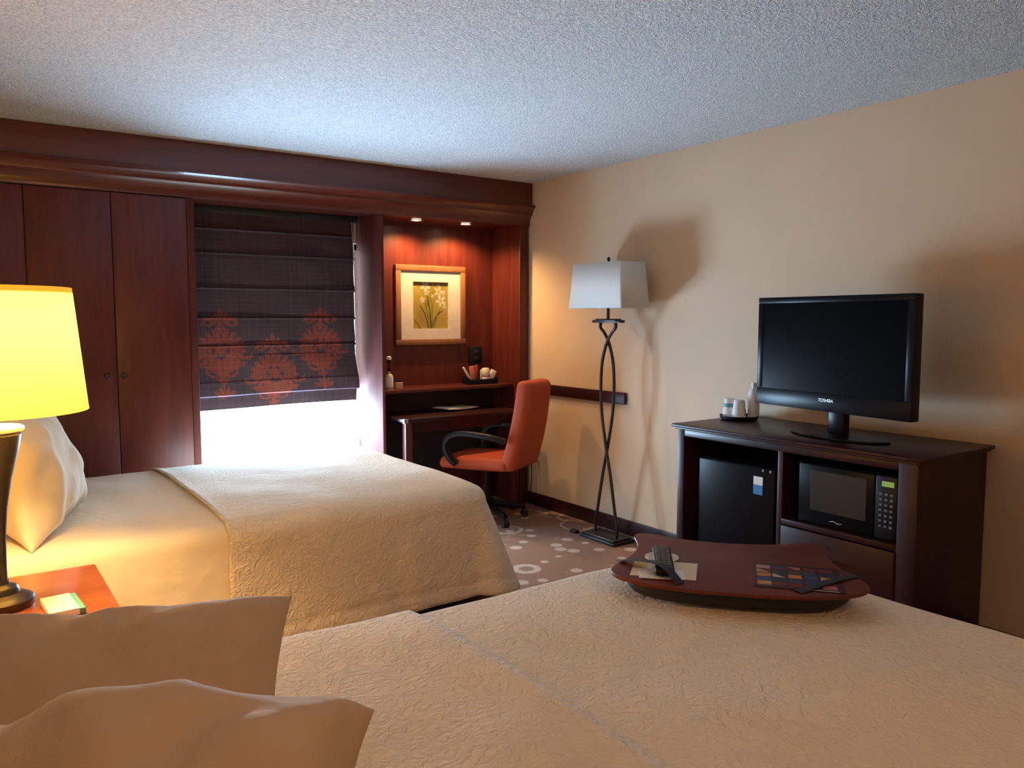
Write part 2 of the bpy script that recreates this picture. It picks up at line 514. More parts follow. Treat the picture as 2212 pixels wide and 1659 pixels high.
# two recessed downlights in the soffit
for lx, lab in ((2.77, 'glowing round downlight in the nook soffit, nearer the window'), (3.19, 'glowing round downlight in the nook soffit, nearer the beige wall')):
    t = thing('downlight', lab, 'light', (lx, 5.10, 2.172), 0, 'downlights in the desk nook')
    obj('trim_ring', lathe(nb(), [(0.036, -.001), (0.048, -.001), (0.050, -.006), (0.046, -.009), (0.036, -.005)], n=28, cap=False), SILVER, t, local=True)
    obj('lens', lathe(nb(), [(0.002, -.004), (0.036, -.004), (0.036, -.001), (0.002, -.001)], n=28), BULB, t, local=True)
    lamp_light('downlight_beam', 'SPOT', (lx, 5.12, 2.150), 44, (1.0, 0.60, 0.24), (0, 0, 0), spot_size=R(150), spot_blend=0.6, shadow_soft_size=0.03)

# ------------------------------------------------------------------ roman blind
def motif(u, v):
    """damask figure in a box |u|<.5 , 0<v<1 ; returns 0..1 mask (numpy)"""
    u = np.abs(u); m = np.zeros_like(u)

    def leaf(cx, cy, a, b, ang):
        nonlocal m
        c, s = math.cos(R(ang)), math.sin(R(ang))
        x = (u - cx) * c + (v - cy) * s; y = -(u - cx) * s + (v - cy) * c
        w = b * np.clip(1 - (x / a) ** 2, 0, 1) ** 0.8
        m = np.maximum(m, ((np.abs(x) < a) & (np.abs(y) < w)).astype(float))

    def ring(cx, cy, rx, ry, w, lo=-400, hi=400):
        nonlocal m
        x = (u - cx) / rx; y = (v - cy) / ry
        d = np.sqrt(x * x + y * y); an = np.degrees(np.arctan2(y, x))
        m = np.maximum(m, ((np.abs(d - 1) < w) & (an > lo) & (an < hi)).astype(float))
    # top fleur
    leaf(0, .93, .075, .035, 90); leaf(.07, .90, .06, .028, 60); leaf(.13, .875, .065, .028, 25); leaf(.20, .87, .06, .026, -15)
    leaf(.25, .835, .04, .02, -60); leaf(.10, .83, .05, .022, -10); leaf(0, .82, .05, .03, 90); ring(.17, .83, .05, .035, .3, -160, 60)
    leaf(0, .74, .05, .035, 90); leaf(.055, .70, .05, .022, 50); leaf(.05, .77, .035, .018, -40)
    # body
    for k in range(9):
        an = 75 - k * 19
        leaf(.33 * math.cos(R(an)) * .92, .51 + .20 * math.sin(R(an)), .07, .032, an - 15)
        leaf(.24 * math.cos(R(an)) * .92, .51 + .145 * math.sin(R(an)), .05, .022, an + 60)
    ring(0, .51, .16, .12, .16); leaf(0, .53, .085, .06, 90); leaf(0, .63, .05, .03, 90)
    leaf(.09, .56, .06, .022, 60); leaf(.09, .46, .06, .022, -50)
    leaf(.40, .42, .08, .02, 8); leaf(.44, .455, .04, .015, 40)
    # bell
    for k in range(5):
        leaf(.05 + .06 * k, .30 + .012 * k, .075, .026, 100 - 22 * k)
        leaf(.04 + .05 * k, .235 + .028 * k, .05, .02, 60 - 15 * k)
    ring(.12, .28, .1, .07, .2); leaf(0, .30, .08, .05, 90)
    leaf(0, .18, .05, .035, 90); leaf(.05, .16, .045, .018, 35); leaf(0, .09, .07, .02, 90)
    leaf(.05, .05, .06, .022, 60); leaf(.10, .02, .06, .022, 25); leaf(0, .0, .06, .03, 90)
    return m


def roman_blind():
    t = thing('roman_blind', 'dark plum roman blind with rust damask figures, half drawn over the window', 'blind', (1.79, 5.30, 2.18))
    X0, X1, Yp = 1.205, 2.366, 5.305
    folds = [2.17, 2.03, 1.875, 1.65, 1.455, 1.272]
    zs, off = [], []
    def seg(za, zb, oa, ob, p=1.5):
        n = max(2, int(abs(za - zb) / 0.004))
        for i in range(n + 1):
            s = i / n; zs.append(za + (zb - za) * s); off.append(oa + (ob - oa) * s ** p)
    for a, b in zip(folds, folds[1:]): seg(a, b + .012, 0.0, 0.012); seg(b + .0115, b + .006, .013, .026, .6); seg(b + .0055, b + .001, .026, .014, 1.6); seg(b + .0005, b, .008, 0.0, 1)
    seg(1.272, 1.045, 0.0, 0.055, 1.2); seg(1.044, 0.965, 0.060, 0.075, 1); seg(0.9645, 0.952, 0.072, 0.02, 1); seg(0.9515, 0.868, 0.016, 0.012, 1)
    NU = 300
    zs = np.array(zs); off = np.array(off); nz = len(zs)
    us = np.linspace(0, 1, NU)
    U, Z = np.meshgrid(us, zs); O = np.repeat(off[:, None], NU, 1)
    Xg = X0 + (X1 - X0) * U
    # slight waviness of each lip and a droop to the left in the hem
    O = O + 0.006 * np.sin(Xg * 5.0 + Z * 9) * (O > .01) + 0.003 * np.sin(Xg * 13 + Z * 21)
    Zg = Z + 0.006 * np.sin(Xg * 3.2 + 1.0) * np.clip((1.3 - Z) / .4, 0, 1)
    Yg = Yp - O
    co = np.stack([Xg, Yg, Zg], -1).reshape(-1, 3)
    mask = np.zeros_like(U)
    for cx, z0, h, w in ((1.425, .965, .56, .44), (1.765, .80, .56, .44), (2.105, .985, .56, .44)):
        mask = np.maximum(mask, motif((Xg - cx) / w, (Z - z0) / h))
    # weave variation
    rng = np.random.RandomState(3)
    wv = 1 + 0.10 * rng.randn(1, NU) + 0.10 * rng.randn(nz, 1)
    wv = np.clip(wv, .7, 1.3)
    base = np.array([0.052, 0.030, 0.036]); pat = np.array([0.16, 0.036, 0.024])
    colr = base[None, None] * (1 - mask[..., None]) + pat[None, None] * mask[..., None]
    colr = np.clip(colr * wv[..., None], 0, 1)
    me = bpy.data.meshes.new('fabric')
    idx = np.arange(nz * NU).reshape(nz, NU)
    faces = np.stack([idx[:-1, :-1], idx[1:, :-1], idx[1:, 1:], idx[:-1, 1:]], -1).reshape(-1, 4)
    co -= np.array(t.location)
    me.from_pydata(co.tolist(), [], faces.tolist())
    at = me.color_attributes.new('print', 'FLOAT_COLOR', 'POINT')
    rgba = np.concatenate([colr.reshape(-1, 3), np.ones((nz * NU, 1))], 1).astype(np.float32)
    at.data.foreach_set('color', rgba.ravel())
    me.materials.append(BLINDM); me.shade_smooth(); me.set_sharp_from_angle(angle=R(50))
    o = bpy.data.objects.new('fabric', me); COL.objects.link(o); o.parent = t
    so = o.modifiers.new('thick', 'SOLIDIFY'); so.thickness = 0.003; so.offset = 1
    obj('headrail', bx(1.205, 2.40, 5.285, 5.335, 2.14, 2.184, 0.004), BLACKM, t)
    c = obj('pull_cord', tube(nb(), spline([(2.352, 5.29, 2.14), (2.355, 5.20, 1.0), (2.353, 5.215, .75), (2.354, 5.215, .60)], 8), 0.0018, 6), TAN, t)
    obj('tassel', lathe(nb(), [(0.002, .06), (0.006, .055), (0.009, .02), (0.010, 0), (0.003, -.003)], (2.354, 5.215, .545), 12), TAN, c)


roman_blind()

# ------------------------------------------------------------------ beds
def drape_bm(x0, x1, y0, y1, ztop, zhem, r, foot=True, flare_side=0.02, flare_foot=0.12, off=0.0, seed=0, crown=0.015, wr=0.008, seam=True, top_only=False, headlip=0.0):
    """cloth over a mattress: inner rect x0..x1 (foot at x1), y0..y1; sides hang at y0 and y1 and, if foot, at x1"""
    bm = nb(); st = 0.02
    nx = max(2, int((x1 - x0) / st)); ny = max(2, int((y1 - y0) / st))
    V = {}

    def top(x, y):
        a = (y - y0) / (y1 - y0); c = 1 - (2 * a - 1) ** 4
        z = ztop + off + crown * c
        z += wr * (noise.noise((x * 2.3 + seed, y * 2.0, seed)) + .5 * noise.noise((x * 6 + seed, y * 4.0, seed + 3.3)))
        if headlip:
            d = (x - x0)
            z += headlip * math.exp(-(d / .035) ** 2)
        return z
    for i in range(nx + 1):
        for j in range(ny + 1):
            x = x0 + (x1 - x0) * i / nx; y = y0 + (y1 - y0) * j / ny
            V[i, j] = bm.verts.new((x, y, top(x, y)))
    for i in range(nx):
        for j in range(ny): bm.faces.new((V[i, j], V[i + 1, j], V[i + 1, j + 1], V[i, j + 1]))
    # path round the hanging sides: near side head->foot, foot, far side foot->head
    path = [(V[i, 0], (0, -1)) for i in range(nx + 1)]
    if foot:
        for k in range(1, 8): a = -90 + 90 * k / 8; path.append((V[nx, 0], (math.cos(R(a)), math.sin(R(a)))))
        path += [(V[nx, j], (1, 0)) for j in range(0, ny + 1)]
        for k in range(1, 8): a = 90 * k / 8; path.append((V[nx, ny], (math.cos(R(a)), math.sin(R(a)))))
        path += [(V[i, ny], (0, 1)) for i in range(nx, -1, -1)]
        segs = [path]
    else:
        segs = [path, [(V[i, ny], (0, 1)) for i in range(nx, -1, -1)]]
    r = r + off
    for path in segs:
        prev = [p[0] for p in path]
        s = 0.0; S = []
        for k, (v, n) in enumerate(path):
            if k: s += max((path[k - 1][0].co - v.co).length, 0.012)
            S.append(s)
        prof = [(a / 6 * 90) for a in range(1, 7)]
        zk = np.linspace(0, 1, 26)[1:]
        levels = [('arc', a) for a in prof] + [('drop', q) for q in zk]
        for kind, q in levels:
            cur = []
            for k, (v, n) in enumerate(path):
                zt = v.co.z; fl = flare_side + (flare_foot - flare_side) * max(0, n[0])
                if kind == 'arc':
                    h = r * math.sin(R(q)); z = zt - r * (1 - math.cos(R(q)))
                else:
                    z1 = zt - r; z = z1 + (zhem - z1) * q
                    amp = 0.022 * q * (noise.noise((S[k] * 4.0 + seed, 0.4 * q, seed)) + .7 * noise.noise((S[k] * 9.0 + seed, 0.3 * q, seed + 5)))
                    amp += 0.007 * q ** .5 * (.5 - abs(noise.noise((S[k] * 7 + q * 2.5, q * 3.0 - S[k] * 2, seed + 8)))) + .003 * noise.noise((S[k] * 20, q * 9, seed))
                    h = r + fl * q + amp
                    if seam and 0.80 < q < 0.86: h -= 0.006
                    if seam and q >= 0.86: h += 0.003
                cur.append(bm.verts.new((v.co.x + n[0] * h, v.co.y + n[1] * h, z)))
            for k in range(len(path) - 1):
                f = [prev[k], cur[k], cur[k + 1], prev[k + 1]]
                if prev[k] is prev[k + 1]: f = f[:3]
                try: bm.faces.new(f)
                except ValueError: pass
            prev = cur
    return bm


def solid(o, th=0.006):
    s = o.modifiers.new('thick', 'SOLIDIFY'); s.thickness = th; s.offset = -1
    return o


B2 = dict(x0=-.12, x1=2.06, y0=3.27, y1=4.63, ztop=.625)
B1 = dict(x0=-.12, x1=2.10, y0=.48, y1=1.80, ztop=.645)
bed2 = thing('bed', 'cream covered bed by the window, with turned down coverlet', 'bed', (1.0, 3.95, 0), 0, 'queen beds')
obj('bed_base', bx(-.10, 2.06, 3.26, 4.64, 0.0, 0.30), BLACKM, bed2, 0)
obj('mattress', bx(-.12, 2.10, 3.22, 4.68, 0.30, 0.61, 0.05, seg=4), SHEET, bed2)
solid(obj('blanket', drape_bm(-.12, 1.00, 3.27, 4.63, .625, .13, .07, foot=False, flare_side=.0, seed=11, wr=.010, seam=False), SHEET, bed2, 60))
solid(obj('coverlet', drape_bm(.865, 2.06, 3.27, 4.63, .625, .10, .07, foot=True, flare_side=.01, flare_foot=.19, off=.012, seed=2, headlip=.006), QUILT, bed2, 60))
bed1 = thing('bed', 'cream quilted bed in the foreground, a wooden tray on it', 'bed', (1.0, 1.14, 0), 0, 'queen beds')
obj('bed_base', bx(-.10, 2.10, .50, 1.78, 0.0, 0.30), BLACKM, bed1, 0)
obj('mattress', bx(-.12, 2.14, .45, 1.85, 0.30, 0.645, 0.05, seg=4), SHEET, bed1)
solid(obj('coverlet', drape_bm(-.12, 2.10, .48, 1.825, .660, .13, .07, foot=True, flare_side=.01, flare_foot=.05, seed=21, wr=.006), QUILT, bed1, 60))
solid(obj('turned_back_coverlet', drape_bm(-.12, .97, .48, 1.825, .660, .42, .07, foot=False, flare_side=.0, off=.020, seed=25, wr=.012, seam=False), QUILT, bed1, 60))


# ------------------------------------------------------------------ pillows
def pillow(name, label, group, org, ex, ey, a, b, th, seed, m, ear=0.0, sag=0.0, pin=.075, crease=1.0, piny=.09, hump=0.0):
    """plump cushion: plane spanned by ex (half a) and ey (half b)"""
    org = Vector(org); ex = Vector(ex).normalized(); ey = Vector(ey); ey = (ey - ex * ey.dot(ex)).normalized(); en = ex.cross(ey)
    bm = nb(); n = 44; top = {}; bot = {}

    def P(u, v, sgn):
        x = a * u * (1 - pin * (1 - v * v)); y = b * v * (1 - piny * (1 - u * u) + hump * math.exp(-((u - .12) / .34) ** 2))
        f = max(0, (1 - abs(u) ** 2.6)) ** .5 * max(0, (1 - abs(v) ** 2.6)) ** .5
        h = th * f
        w = 0.10 * th * (noise.noise((u * 2.2 + seed, v * 2.2, seed)) + .6 * noise.noise((u * 5 + seed, v * 3, seed + 2)))
        # long soft creases running down from the seam
        q = u * 2.4 + .9 * noise.noise((u * 1.7 + seed, v * 1.4, 4.0)) + .5 * v * u
        w += crease * .010 * (1 - 2 * abs(noise.noise((q, v * .7 + seed, seed * .3)))) * (0.4 + .6 * v * v)
        w += crease * .004 * noise.noise((u * 9 + seed, v * 5, seed + 9))
        edge = 1 - f
        cr = 0.012 * edge * f * 3 * math.sin(9 * (u + .3 * v) + seed + 4 * noise.noise((u * 2, v * 2, seed)))
        h = h + (w + cr) * min(1, f * 2.5)
        z = sgn * h
        z += 0.02 * noise.noise((u * 1.3 + seed, v * 1.3 + 7, seed))
        e = max(0, u) ** 6 * max(0, -v) ** 3
        z += ear * e
        return org + ex * x + ey * (y + sag * (u * u)) + en * z
    for i in range(n + 1):
        for j in range(n + 1):
            u = math.sin((2 * i / n - 1) * math.pi / 2); v = math.sin((2 * j / n - 1) * math.pi / 2)
            top[i, j] = bm.verts.new(P(u, v, 1))
            bot[i, j] = top[i, j] if i in (0, n) or j in (0, n) else bm.verts.new(P(u, v, -1))
    for i in range(n):
        for j in range(n):
            bm.faces.new((top[i, j], top[i + 1, j], top[i + 1, j + 1], top[i, j + 1]))
            try: bm.faces.new((bot[i, j], bot[i, j + 1], bot[i + 1, j + 1], bot[i + 1, j]))
            except ValueError: pass
    t = obj(name, bm, m, None, 0)
    t.data.shade_smooth()
    return tag(t, label, 'pillow', group)


# far pillow on the foreground bed: top right corner T, plane leaning back
T = Vector((.428, 1.219, 1.012)); ex = Vector((.945, -.33, 0)).normalized(); h = Vector((-.33, -.945, 0)).normalized()
ey = (h * .70 + Vector((0, 0, -.71))).normalized()
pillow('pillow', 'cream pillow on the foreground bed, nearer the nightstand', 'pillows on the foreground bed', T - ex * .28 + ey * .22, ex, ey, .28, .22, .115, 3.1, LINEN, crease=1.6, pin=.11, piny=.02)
T2 = Vector((.362, .757, 1.045)); ex2 = Vector((.88, -.475, .09)).normalized(); h2 = Vector((-.475, -.88, 0)).normalized()
ey2 = (h2 * .88 + Vector((0, 0, -.47))).normalized()
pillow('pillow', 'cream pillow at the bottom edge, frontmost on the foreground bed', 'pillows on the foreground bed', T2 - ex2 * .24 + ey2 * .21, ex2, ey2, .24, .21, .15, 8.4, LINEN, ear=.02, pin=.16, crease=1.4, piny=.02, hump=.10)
# pillows on the window bed, seen end-on
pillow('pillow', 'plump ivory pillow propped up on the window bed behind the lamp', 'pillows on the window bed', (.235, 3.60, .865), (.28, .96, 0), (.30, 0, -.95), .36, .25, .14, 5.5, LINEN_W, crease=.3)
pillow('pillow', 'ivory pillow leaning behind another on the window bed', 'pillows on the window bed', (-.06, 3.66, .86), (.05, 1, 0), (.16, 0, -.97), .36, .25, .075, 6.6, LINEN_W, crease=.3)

# ------------------------------------------------------------------ nightstand and table lamp
ns = thing('nightstand', 'honey brown nightstand between the two beds', 'nightstand', (.05, 2.48, 0))
obj('top', bx(-.22, .345, 2.13, 2.845, .635, .66, .004), HONEY, ns)
obj('cabinet_body', bx(-.21, .325, 2.15, 2.825, 0.06, .635, .003), CHERRY_Y, ns)
d = obj('drawer', bx(.325, .340, 2.17, 2.805, .40, .62, .003), CHERRY_Y, ns)
obj('knob', lathe(nb(), [(.006, 0), (.006, .012), (.014, .018), (.012, .026), (.003, .029)], n=16, mtx=Matrix.Translation((.34, 2.49, .51)) @ Matrix.Rotation(R(90), 4, 'Y')), IRON, d)
obj('plinth', bx(-.20, .30, 2.17, 2.80, 0, .06), BLACKM, ns, 0)

LX, LY = .075, 2.56
lm = thing('table_lamp', 'lit bedside lamp with big yellow shade on the nightstand', 'lamp', (LX, LY, .66))
obj('base', lathe(nb(), [(.002, 0), (.077, 0), (.080, .006), (.080, .022), (.074, .028), (.060, .034), (.045, .040), (.043, .052), (.036, .060), (.022, .066), (.020, .075), (.002, .075)], n=40), IRON, lm, local=True)
obj('body', lathe(nb(), [(.018, .07), (.017, .11), (.019, .20), (.026, .28), (.040, .36), (.058, .43), (.066, .47), (.068, .482), (.064, .490), (.002, .492)], n=36), IRON, lm, local=True)
obj('collar', lathe(nb(), [(.002, .49), (.070, .49), (.076, .494), (.076, .502), (.070, .506), (.014, .508), (.014, .60), (.002, .60)], n=36), MATB, lm, local=True)
obj('shade', lathe(nb(), [(.236, .545), (.2345, .556), (.207, .874), (.206, .885)], n=64, cap=False), SHADE_Y, lm, local=True)
obj('added_diffuser', lathe(nb(), [(.002, .868), (.204, .868), (.204, .872), (.002, .872)], n=48), SHADE_TOP, lm, local=True)  # unseen disc added to soften and dim the lamplight on the ceiling
obj('bulb', lathe(nb(), [(.012, .60), (.014, .625), (.028, .66), (.032, .69), (.026, .715), (.012, .728), (.001, .73)], n=20), BULB, lm, local=True)
obj('shade_fitter', tube(tube(nb(), [(-.207, 0, .86), (.207, 0, .86)], .002, 6), [(0, -.207, .86), (0, .207, .86)], .002, 6), SILVER, lm, local=True)
lamp_light('table_lamp_light', 'POINT', (LX, LY, .66 + .77), 105, (1.0, 0.62, 0.26), shadow_soft_size=.06)
# card box on the nightstand
t = thing('card_box', 'small white card with a teal side on the nightstand', 'card', (.21, 2.44, .66), R(4))
obj('cover', bx(-.042, .030, -.075, .075, .002, .020, .001), WHITE, t, local=True)
obj('side_label', bx(.030, .045, -.075, .075, .002, .018, .001), TEAL, t, local=True)

# ------------------------------------------------------------------ floor lamp
fl = thing('floor_lamp', 'tall iron floor lamp with twisted stem and white square shade', 'lamp', (3.47, 3.815, 0))
bm = nb(); box(bm, -.09, .10, -.17, .17, 0.0, .020, .004); box(bm, -.075, .085, -.155, .155, .020, .034, .004)
obj('base', bm, IRON, fl, local=True)
Z0, Z1 = .034, 1.415
for s, nm in ((1, 'stem'), (-1, 'stem')):
    pts = [(0.01 * s, .115 * s, .03), (0.01 * s, .115 * s, .12), (0.01 * s, .10 * s, .17), (0.01 * s, .05 * s, .42), (0.01 * s, .0 * s, .63), (.01 * s, -.042 * s, .85), (.01 * s, -.052 * s, 1.03), (.01 * s, -.04 * s, 1.18), (.01 * s, 0, 1.30),
           (.01 * s, .045 * s, 1.365), (.01 * s, .082 * s, 1.40), (.01 * s, .082 * s, 1.435)]
    obj('stem', tube(nb(), spline(pts, 6), .0105, 10), IRON, fl, local=True)
bm = nb(); box(bm, -.022, .022, -.135, .135, 1.432, 1.450, .004); box(bm, -.026, .026, -.10, .10, 1.440, 1.458, .005)
obj('crossbar', bm, IRON, fl, local=True)
obj('neck', lathe(nb(), [(.010, 1.45), (.010, 1.80), (.004, 1.80)], n=16), IRON, fl, local=True)
# square tapered shade (walls with thickness)
bm = nb()
def sqring(hx, hy, z): return [bm.verts.new((sx * hx, sy * hy, z)) for sx, sy in ((-1, -1), (1, -1), (1, 1), (-1, 1))]
r0 = sqring(.125, .255, 1.525); r1 = sqring(.108, .228, 1.812)
for i in range(4): bm.faces.new((r0[i], r0[(i + 1) % 4], r1[(i + 1) % 4], r1[i]))
bmesh.ops.bevel(bm, geom=[e for e in bm.edges if abs(e.verts[0].co.z - e.verts[1].co.z) > .1], offset=.012, segments=3, profile=.5, affect='EDGES')
bmesh.ops.translate(bm, vec=(-.01, -.01, 0), verts=bm.verts)
s = obj('shade', bm, SHADE_W, fl, 30, local=True); so = s.modifiers.new('thick', 'SOLIDIFY'); so.thickness = .004
obj('finial', lathe(nb(), [(.004, 1.80), (.004, 1.826), (.009, 1.832), (.011, 1.842), (.007, 1.852), (.001, 1.856)], n=16), IRON, fl, local=True)
obj('shade_fitter', tube(nb(), [(-.116, 0, 1.80), (.096, 0, 1.80)], .003, 6), IRON, fl, local=True)
obj('foot_switch', bx(-.085, -.045, .215, .275, .001, .022, .006), BLACKP, fl, local=True)
obj('power_cord', tube(nb(), spline([(.09, -.10, .012), (.11, -.25, .006), (.10, -.45, .006), (.12, -.62, .006)], 6), .004, 6), CORDM, fl, local=True)

# ------------------------------------------------------------------ desk table and chair
dk = thing('desk', 'dark desk table in the nook with reddish front leg', 'desk', (2.98, 5.02, 0), 0)
obj('desktop', bx(2.50, 3.50, 4.80, 5.29, .742, .768, .006), ESPRESSO, dk)
obj('corner_cap', bx(2.497, 2.53, 4.797, 4.83, .738, .7705, .004), SILVER, dk)
obj('apron', bx(2.56, 3.46, 4.86, 4.88, .66, .742), ESPRESSO, dk, 0)
for lx, ly in ((2.545, 4.845), (3.455, 4.845), (2.545, 5.25), (3.455, 5.25)):
    obj('leg', bx(lx - .026, lx + .026, ly - .026, ly + .026, 0, .742, .003), CHERRY, dk)
# open folder on the desk
t = thing('folder', 'cream folder lying open on the dark desk', 'folder', (3.10, 5.12, .768), R(12))
bm = nb(); box(bm, -.15, .0, -.10, .10, .0005, .006, .001, mtx=Matrix.Rotation(R(3), 4, 'Y')); box(bm, .0, .15, -.10, .10, .0005, .005, .001, mtx=Matrix.Rotation(R(-2), 4, 'Y'))
bmesh.ops.translate(bm, vec=(0, 0, .008), verts=bm.verts)
obj('cover', bm, CREAM, t, local=True)
obj('page', bx(-.135, -.005, -.09, .09, .016, .020, .001, mtx=Matrix.Rotation(R(3), 4, 'Y')), WHITE, t, local=True)


def office_chair():
    t = thing('office_chair', 'rust orange office chair with black arms at the desk', 'chair', (3.125, 4.73, 0), R(118 - 90))
    # local: facing +Y, right = +X
    bm = nb(); box(bm, -.235, .235, -.29, .27, .40, .485, .045, seg=5)
    for v in bm.verts:
        v.co.z += 0.018 * (1 - (v.co.x / .24) ** 2) * (v.co.z > .45) - .02 * max(0, (v.co.y - .1) / .17) ** 2
    obj('seat', bm, ORANGE, t, local=True)
    # back: tapered slab, leaning
    bm = nb(); box(bm, -.225, .225, -.055, .055, 0, .64, .045, seg=5)
    bmesh.ops.subdivide_edges(bm, edges=[e for e in bm.edges if abs(e.verts[0].co.z - e.verts[1].co.z) > .2], cuts=6)
    for v in bm.verts:
        k = v.co.z / .64
        v.co.x *= 1 - .14 * k; v.co.y += .03 * (v.co.x / .22) ** 2 * 1.0 - .02 * math.sin(k * math.pi)
    bmesh.ops.transform(bm, matrix=Matrix.Translation((0, -.285, .40)) @ Matrix.Rotation(R(11), 4, 'X'), verts=bm.verts)
    obj('backrest', bm, ORANGE, t, 50, local=True)
    for s in (-1, 1):
        pts = [(s * .245, -.28, .62), (s * .275, -.18, .648), (s * .285, -.02, .662), (s * .285, .10, .650), (s * .28, .165, .60), (s * .275, .175, .54), (s * .262, .14, .47), (s * .24, .11, .44)]
        obj('armrest', tube(nb(), spline(pts, 6), .02, 12, sq=(.027, .020)), BLACKP, t, local=True)
    obj('seat_plate', bx(-.14, .14, -.14, .14, .375, .402, .01), BLACKP, t, local=True)
    obj('gas_column', lathe(nb(), [(.025, .10), (.025, .26), (.016, .26), (.016, .38)], n=20), BLACKP, t, local=True)
    for k in range(5):
        M = Matrix.Rotation(R(72 * k + 20), 4, 'Z')
        lg = obj('leg', tube(nb(), [M @ Vector((0.02, 0, .115)), M @ Vector((.15, 0, .10)), M @ Vector((.29, 0, .075))], [.028, .024, .018], 10), BLACKP, t, local=True)
        c = M @ Vector((.285, 0, .028))
        obj('caster', lathe(nb(), [(.004, -.022), (.026, -.022), (.0275, -.015), (.0275, .015), (.026, .022), (.004, .022)], n=18, mtx=Matrix.Translation(c) @ M @ Matrix.Rotation(R(90), 4, 'X')), BLACKM, lg, local=True)


office_chair()

# ------------------------------------------------------------------ picture in the nook
pc = thing('picture', 'framed print of white daffodils on the nook wall', 'picture', (3.005, YB - .012, 1.56))
W, H, fw = .305, .302, .044
yb = YB - .012
bm = nb()
for a in ((-W, W, H - fw, H), (-W, W, -H, -H + fw), (-W, -W + fw, -H + fw, H - fw), (W - fw, W, -H + fw, H - fw)):
    box(bm, a[0], a[1], -.032, -.001, a[2], a[3], .004)
obj('frame', bm, FRAMEW, pc, local=True)
bm = nb(); iw, ih = W - fw, H - fw; aw, ah = .155, .178
for a in ((-iw, iw, ah, ih), (-iw, iw, -ih, -ah), (-iw, -aw, -ah, ah), (aw, iw, -ah, ah)):
    box(bm, a[0], a[1], -.020, -.004, a[2], a[3], 0)
obj('mat_board', bm, MATD, pc, 0, local=True)


def grid_print(name, m, parent, fn, NU, NV, place):
    us = np.linspace(0, 1, NU); vs = np.linspace(0, 1, NV); U, V = np.meshgrid(us, vs)
    c = fn(U, V); co = place(U, V)
    idx = np.arange(NU * NV).reshape(NV, NU)
    faces = np.stack([idx[:-1, :-1], idx[:-1, 1:], idx[1:, 1:], idx[1:, :-1]], -1).reshape(-1, 4)
    me = bpy.data.meshes.new(name); me.from_pydata(co.reshape(-1, 3).tolist(), [], faces.tolist())
    at = me.color_attributes.new('print', 'FLOAT_COLOR', 'POINT')
    at.data.foreach_set('color', np.concatenate([c.reshape(-1, 3), np.ones((NU * NV, 1))], 1).astype(np.float32).ravel())
    me.materials.append(m)
    o = bpy.data.objects.new(name, me); COL.objects.link(o); o.parent = parent
    so = o.modifiers.new('thick', 'SOLIDIFY'); so.thickness = .0008
    return o


def art(U, V):
    n = lambda f, p: np.sin(U * f + p) * np.cos(V * f * .8 + p * 2)
    g = (0.5 + .25 * n(5, 1) + .15 * n(11, 2) + .1 * n(23, .5))[..., None]
    c = np.array([.25, .16, .035]) * (1 - g) + np.array([.40, .32, .07]) * g
    c = c + (np.array([.16, .10, .02]) * np.clip(np.abs(U - .5) * 1.2, 0, 1)[..., None])

    def put(mask, colr):
        nonlocal c
        c = np.where(mask[..., None], np.array(colr), c)

    def stroke(p0, p1, p2, w, colr):
        for k in np.linspace(0, 1, 60):
            x = (1 - k) ** 2 * p0[0] + 2 * k * (1 - k) * p1[0] + k * k * p2[0]
            y = (1 - k) ** 2 * p0[1] + 2 * k * (1 - k) * p1[1] + k * k * p2[1]
            put((U - x) ** 2 + ((V - y) * 1.15) ** 2 < (w * (1 - .5 * k)) ** 2, colr)
    dk, md, lt = (.06, .055, .010), (.16, .15, .03), (.27, .27, .07)
    for a in (((.45, 0), (.40, .3), (.20, .50), .022, dk), ((.47, 0), (.42, .4), (.33, .60), .024, md), ((.52, 0), (.50, .4), (.40, .80), .02, dk),
              ((.56, 0), (.62, .3), (.84, .38), .024, dk), ((.55, 0), (.56, .4), (.54, .62), .018, md), ((.58, 0), (.66, .25), (.78, .44), .018, md),
              ((.22, 0), (.15, .1), (.06, .18), .016, (.15, .06, .02)), ((.50, 0), (.36, .35), (.30, .45), .014, lt), ((.56, 0), (.66, .4), (.74, .55), .012, lt), ((.42, .5), (.40, .6), (.44, .82), .03, md)):
        stroke(*a)
    wt, gr = (.62, .60, .48), (.50, .52, .34)

    def flower(cx, cy, r, rot, colr):
        x = U - cx; y = (V - cy) * 1.15
        d = np.hypot(x, y); an = np.arctan2(y, x) + rot
        put(d < r * (.35 + .65 * np.abs(np.cos(an * 2.5)) ** 1.6), colr)
        put(d < r * .28, (.42, .36, .16))
    flower(.36, .91, .15, .3, wt); flower(.40, .78, .09, 1.0, gr); flower(.74, .80, .15, 0.0, gr); flower(.80, .60, .15, .5, wt)
    flower(.87, .78, .07, .2, wt); flower(.28, .62, .08, .8, wt); flower(.74, .93, .06, .1, wt); flower(.56, .70, .05, .6, wt); flower(.90, .48, .06, .4, wt)
    return c * .62


grid_print('print', ARTM, pc, art, 110, 126, lambda U, V: np.stack([-aw + 2 * aw * U, np.full_like(U, -.006), -ah + 2 * ah * V], -1))

# things on the nook shelf and wall
t = thing('wall_outlet', 'black outlet box on the nook wall above the condiment caddy', 'outlet', (3.40, YB - .012, 1.17))
obj('box', bx(-.055, .055, -.045, -.001, -.065, .065, .006), BLACKP, t, local=True)
for dz in (-.025, .025): obj('socket', bx(-.02, .02, -.048, -.0445, dz - .016, dz + .016, .001), BLACKM, t, local=True)

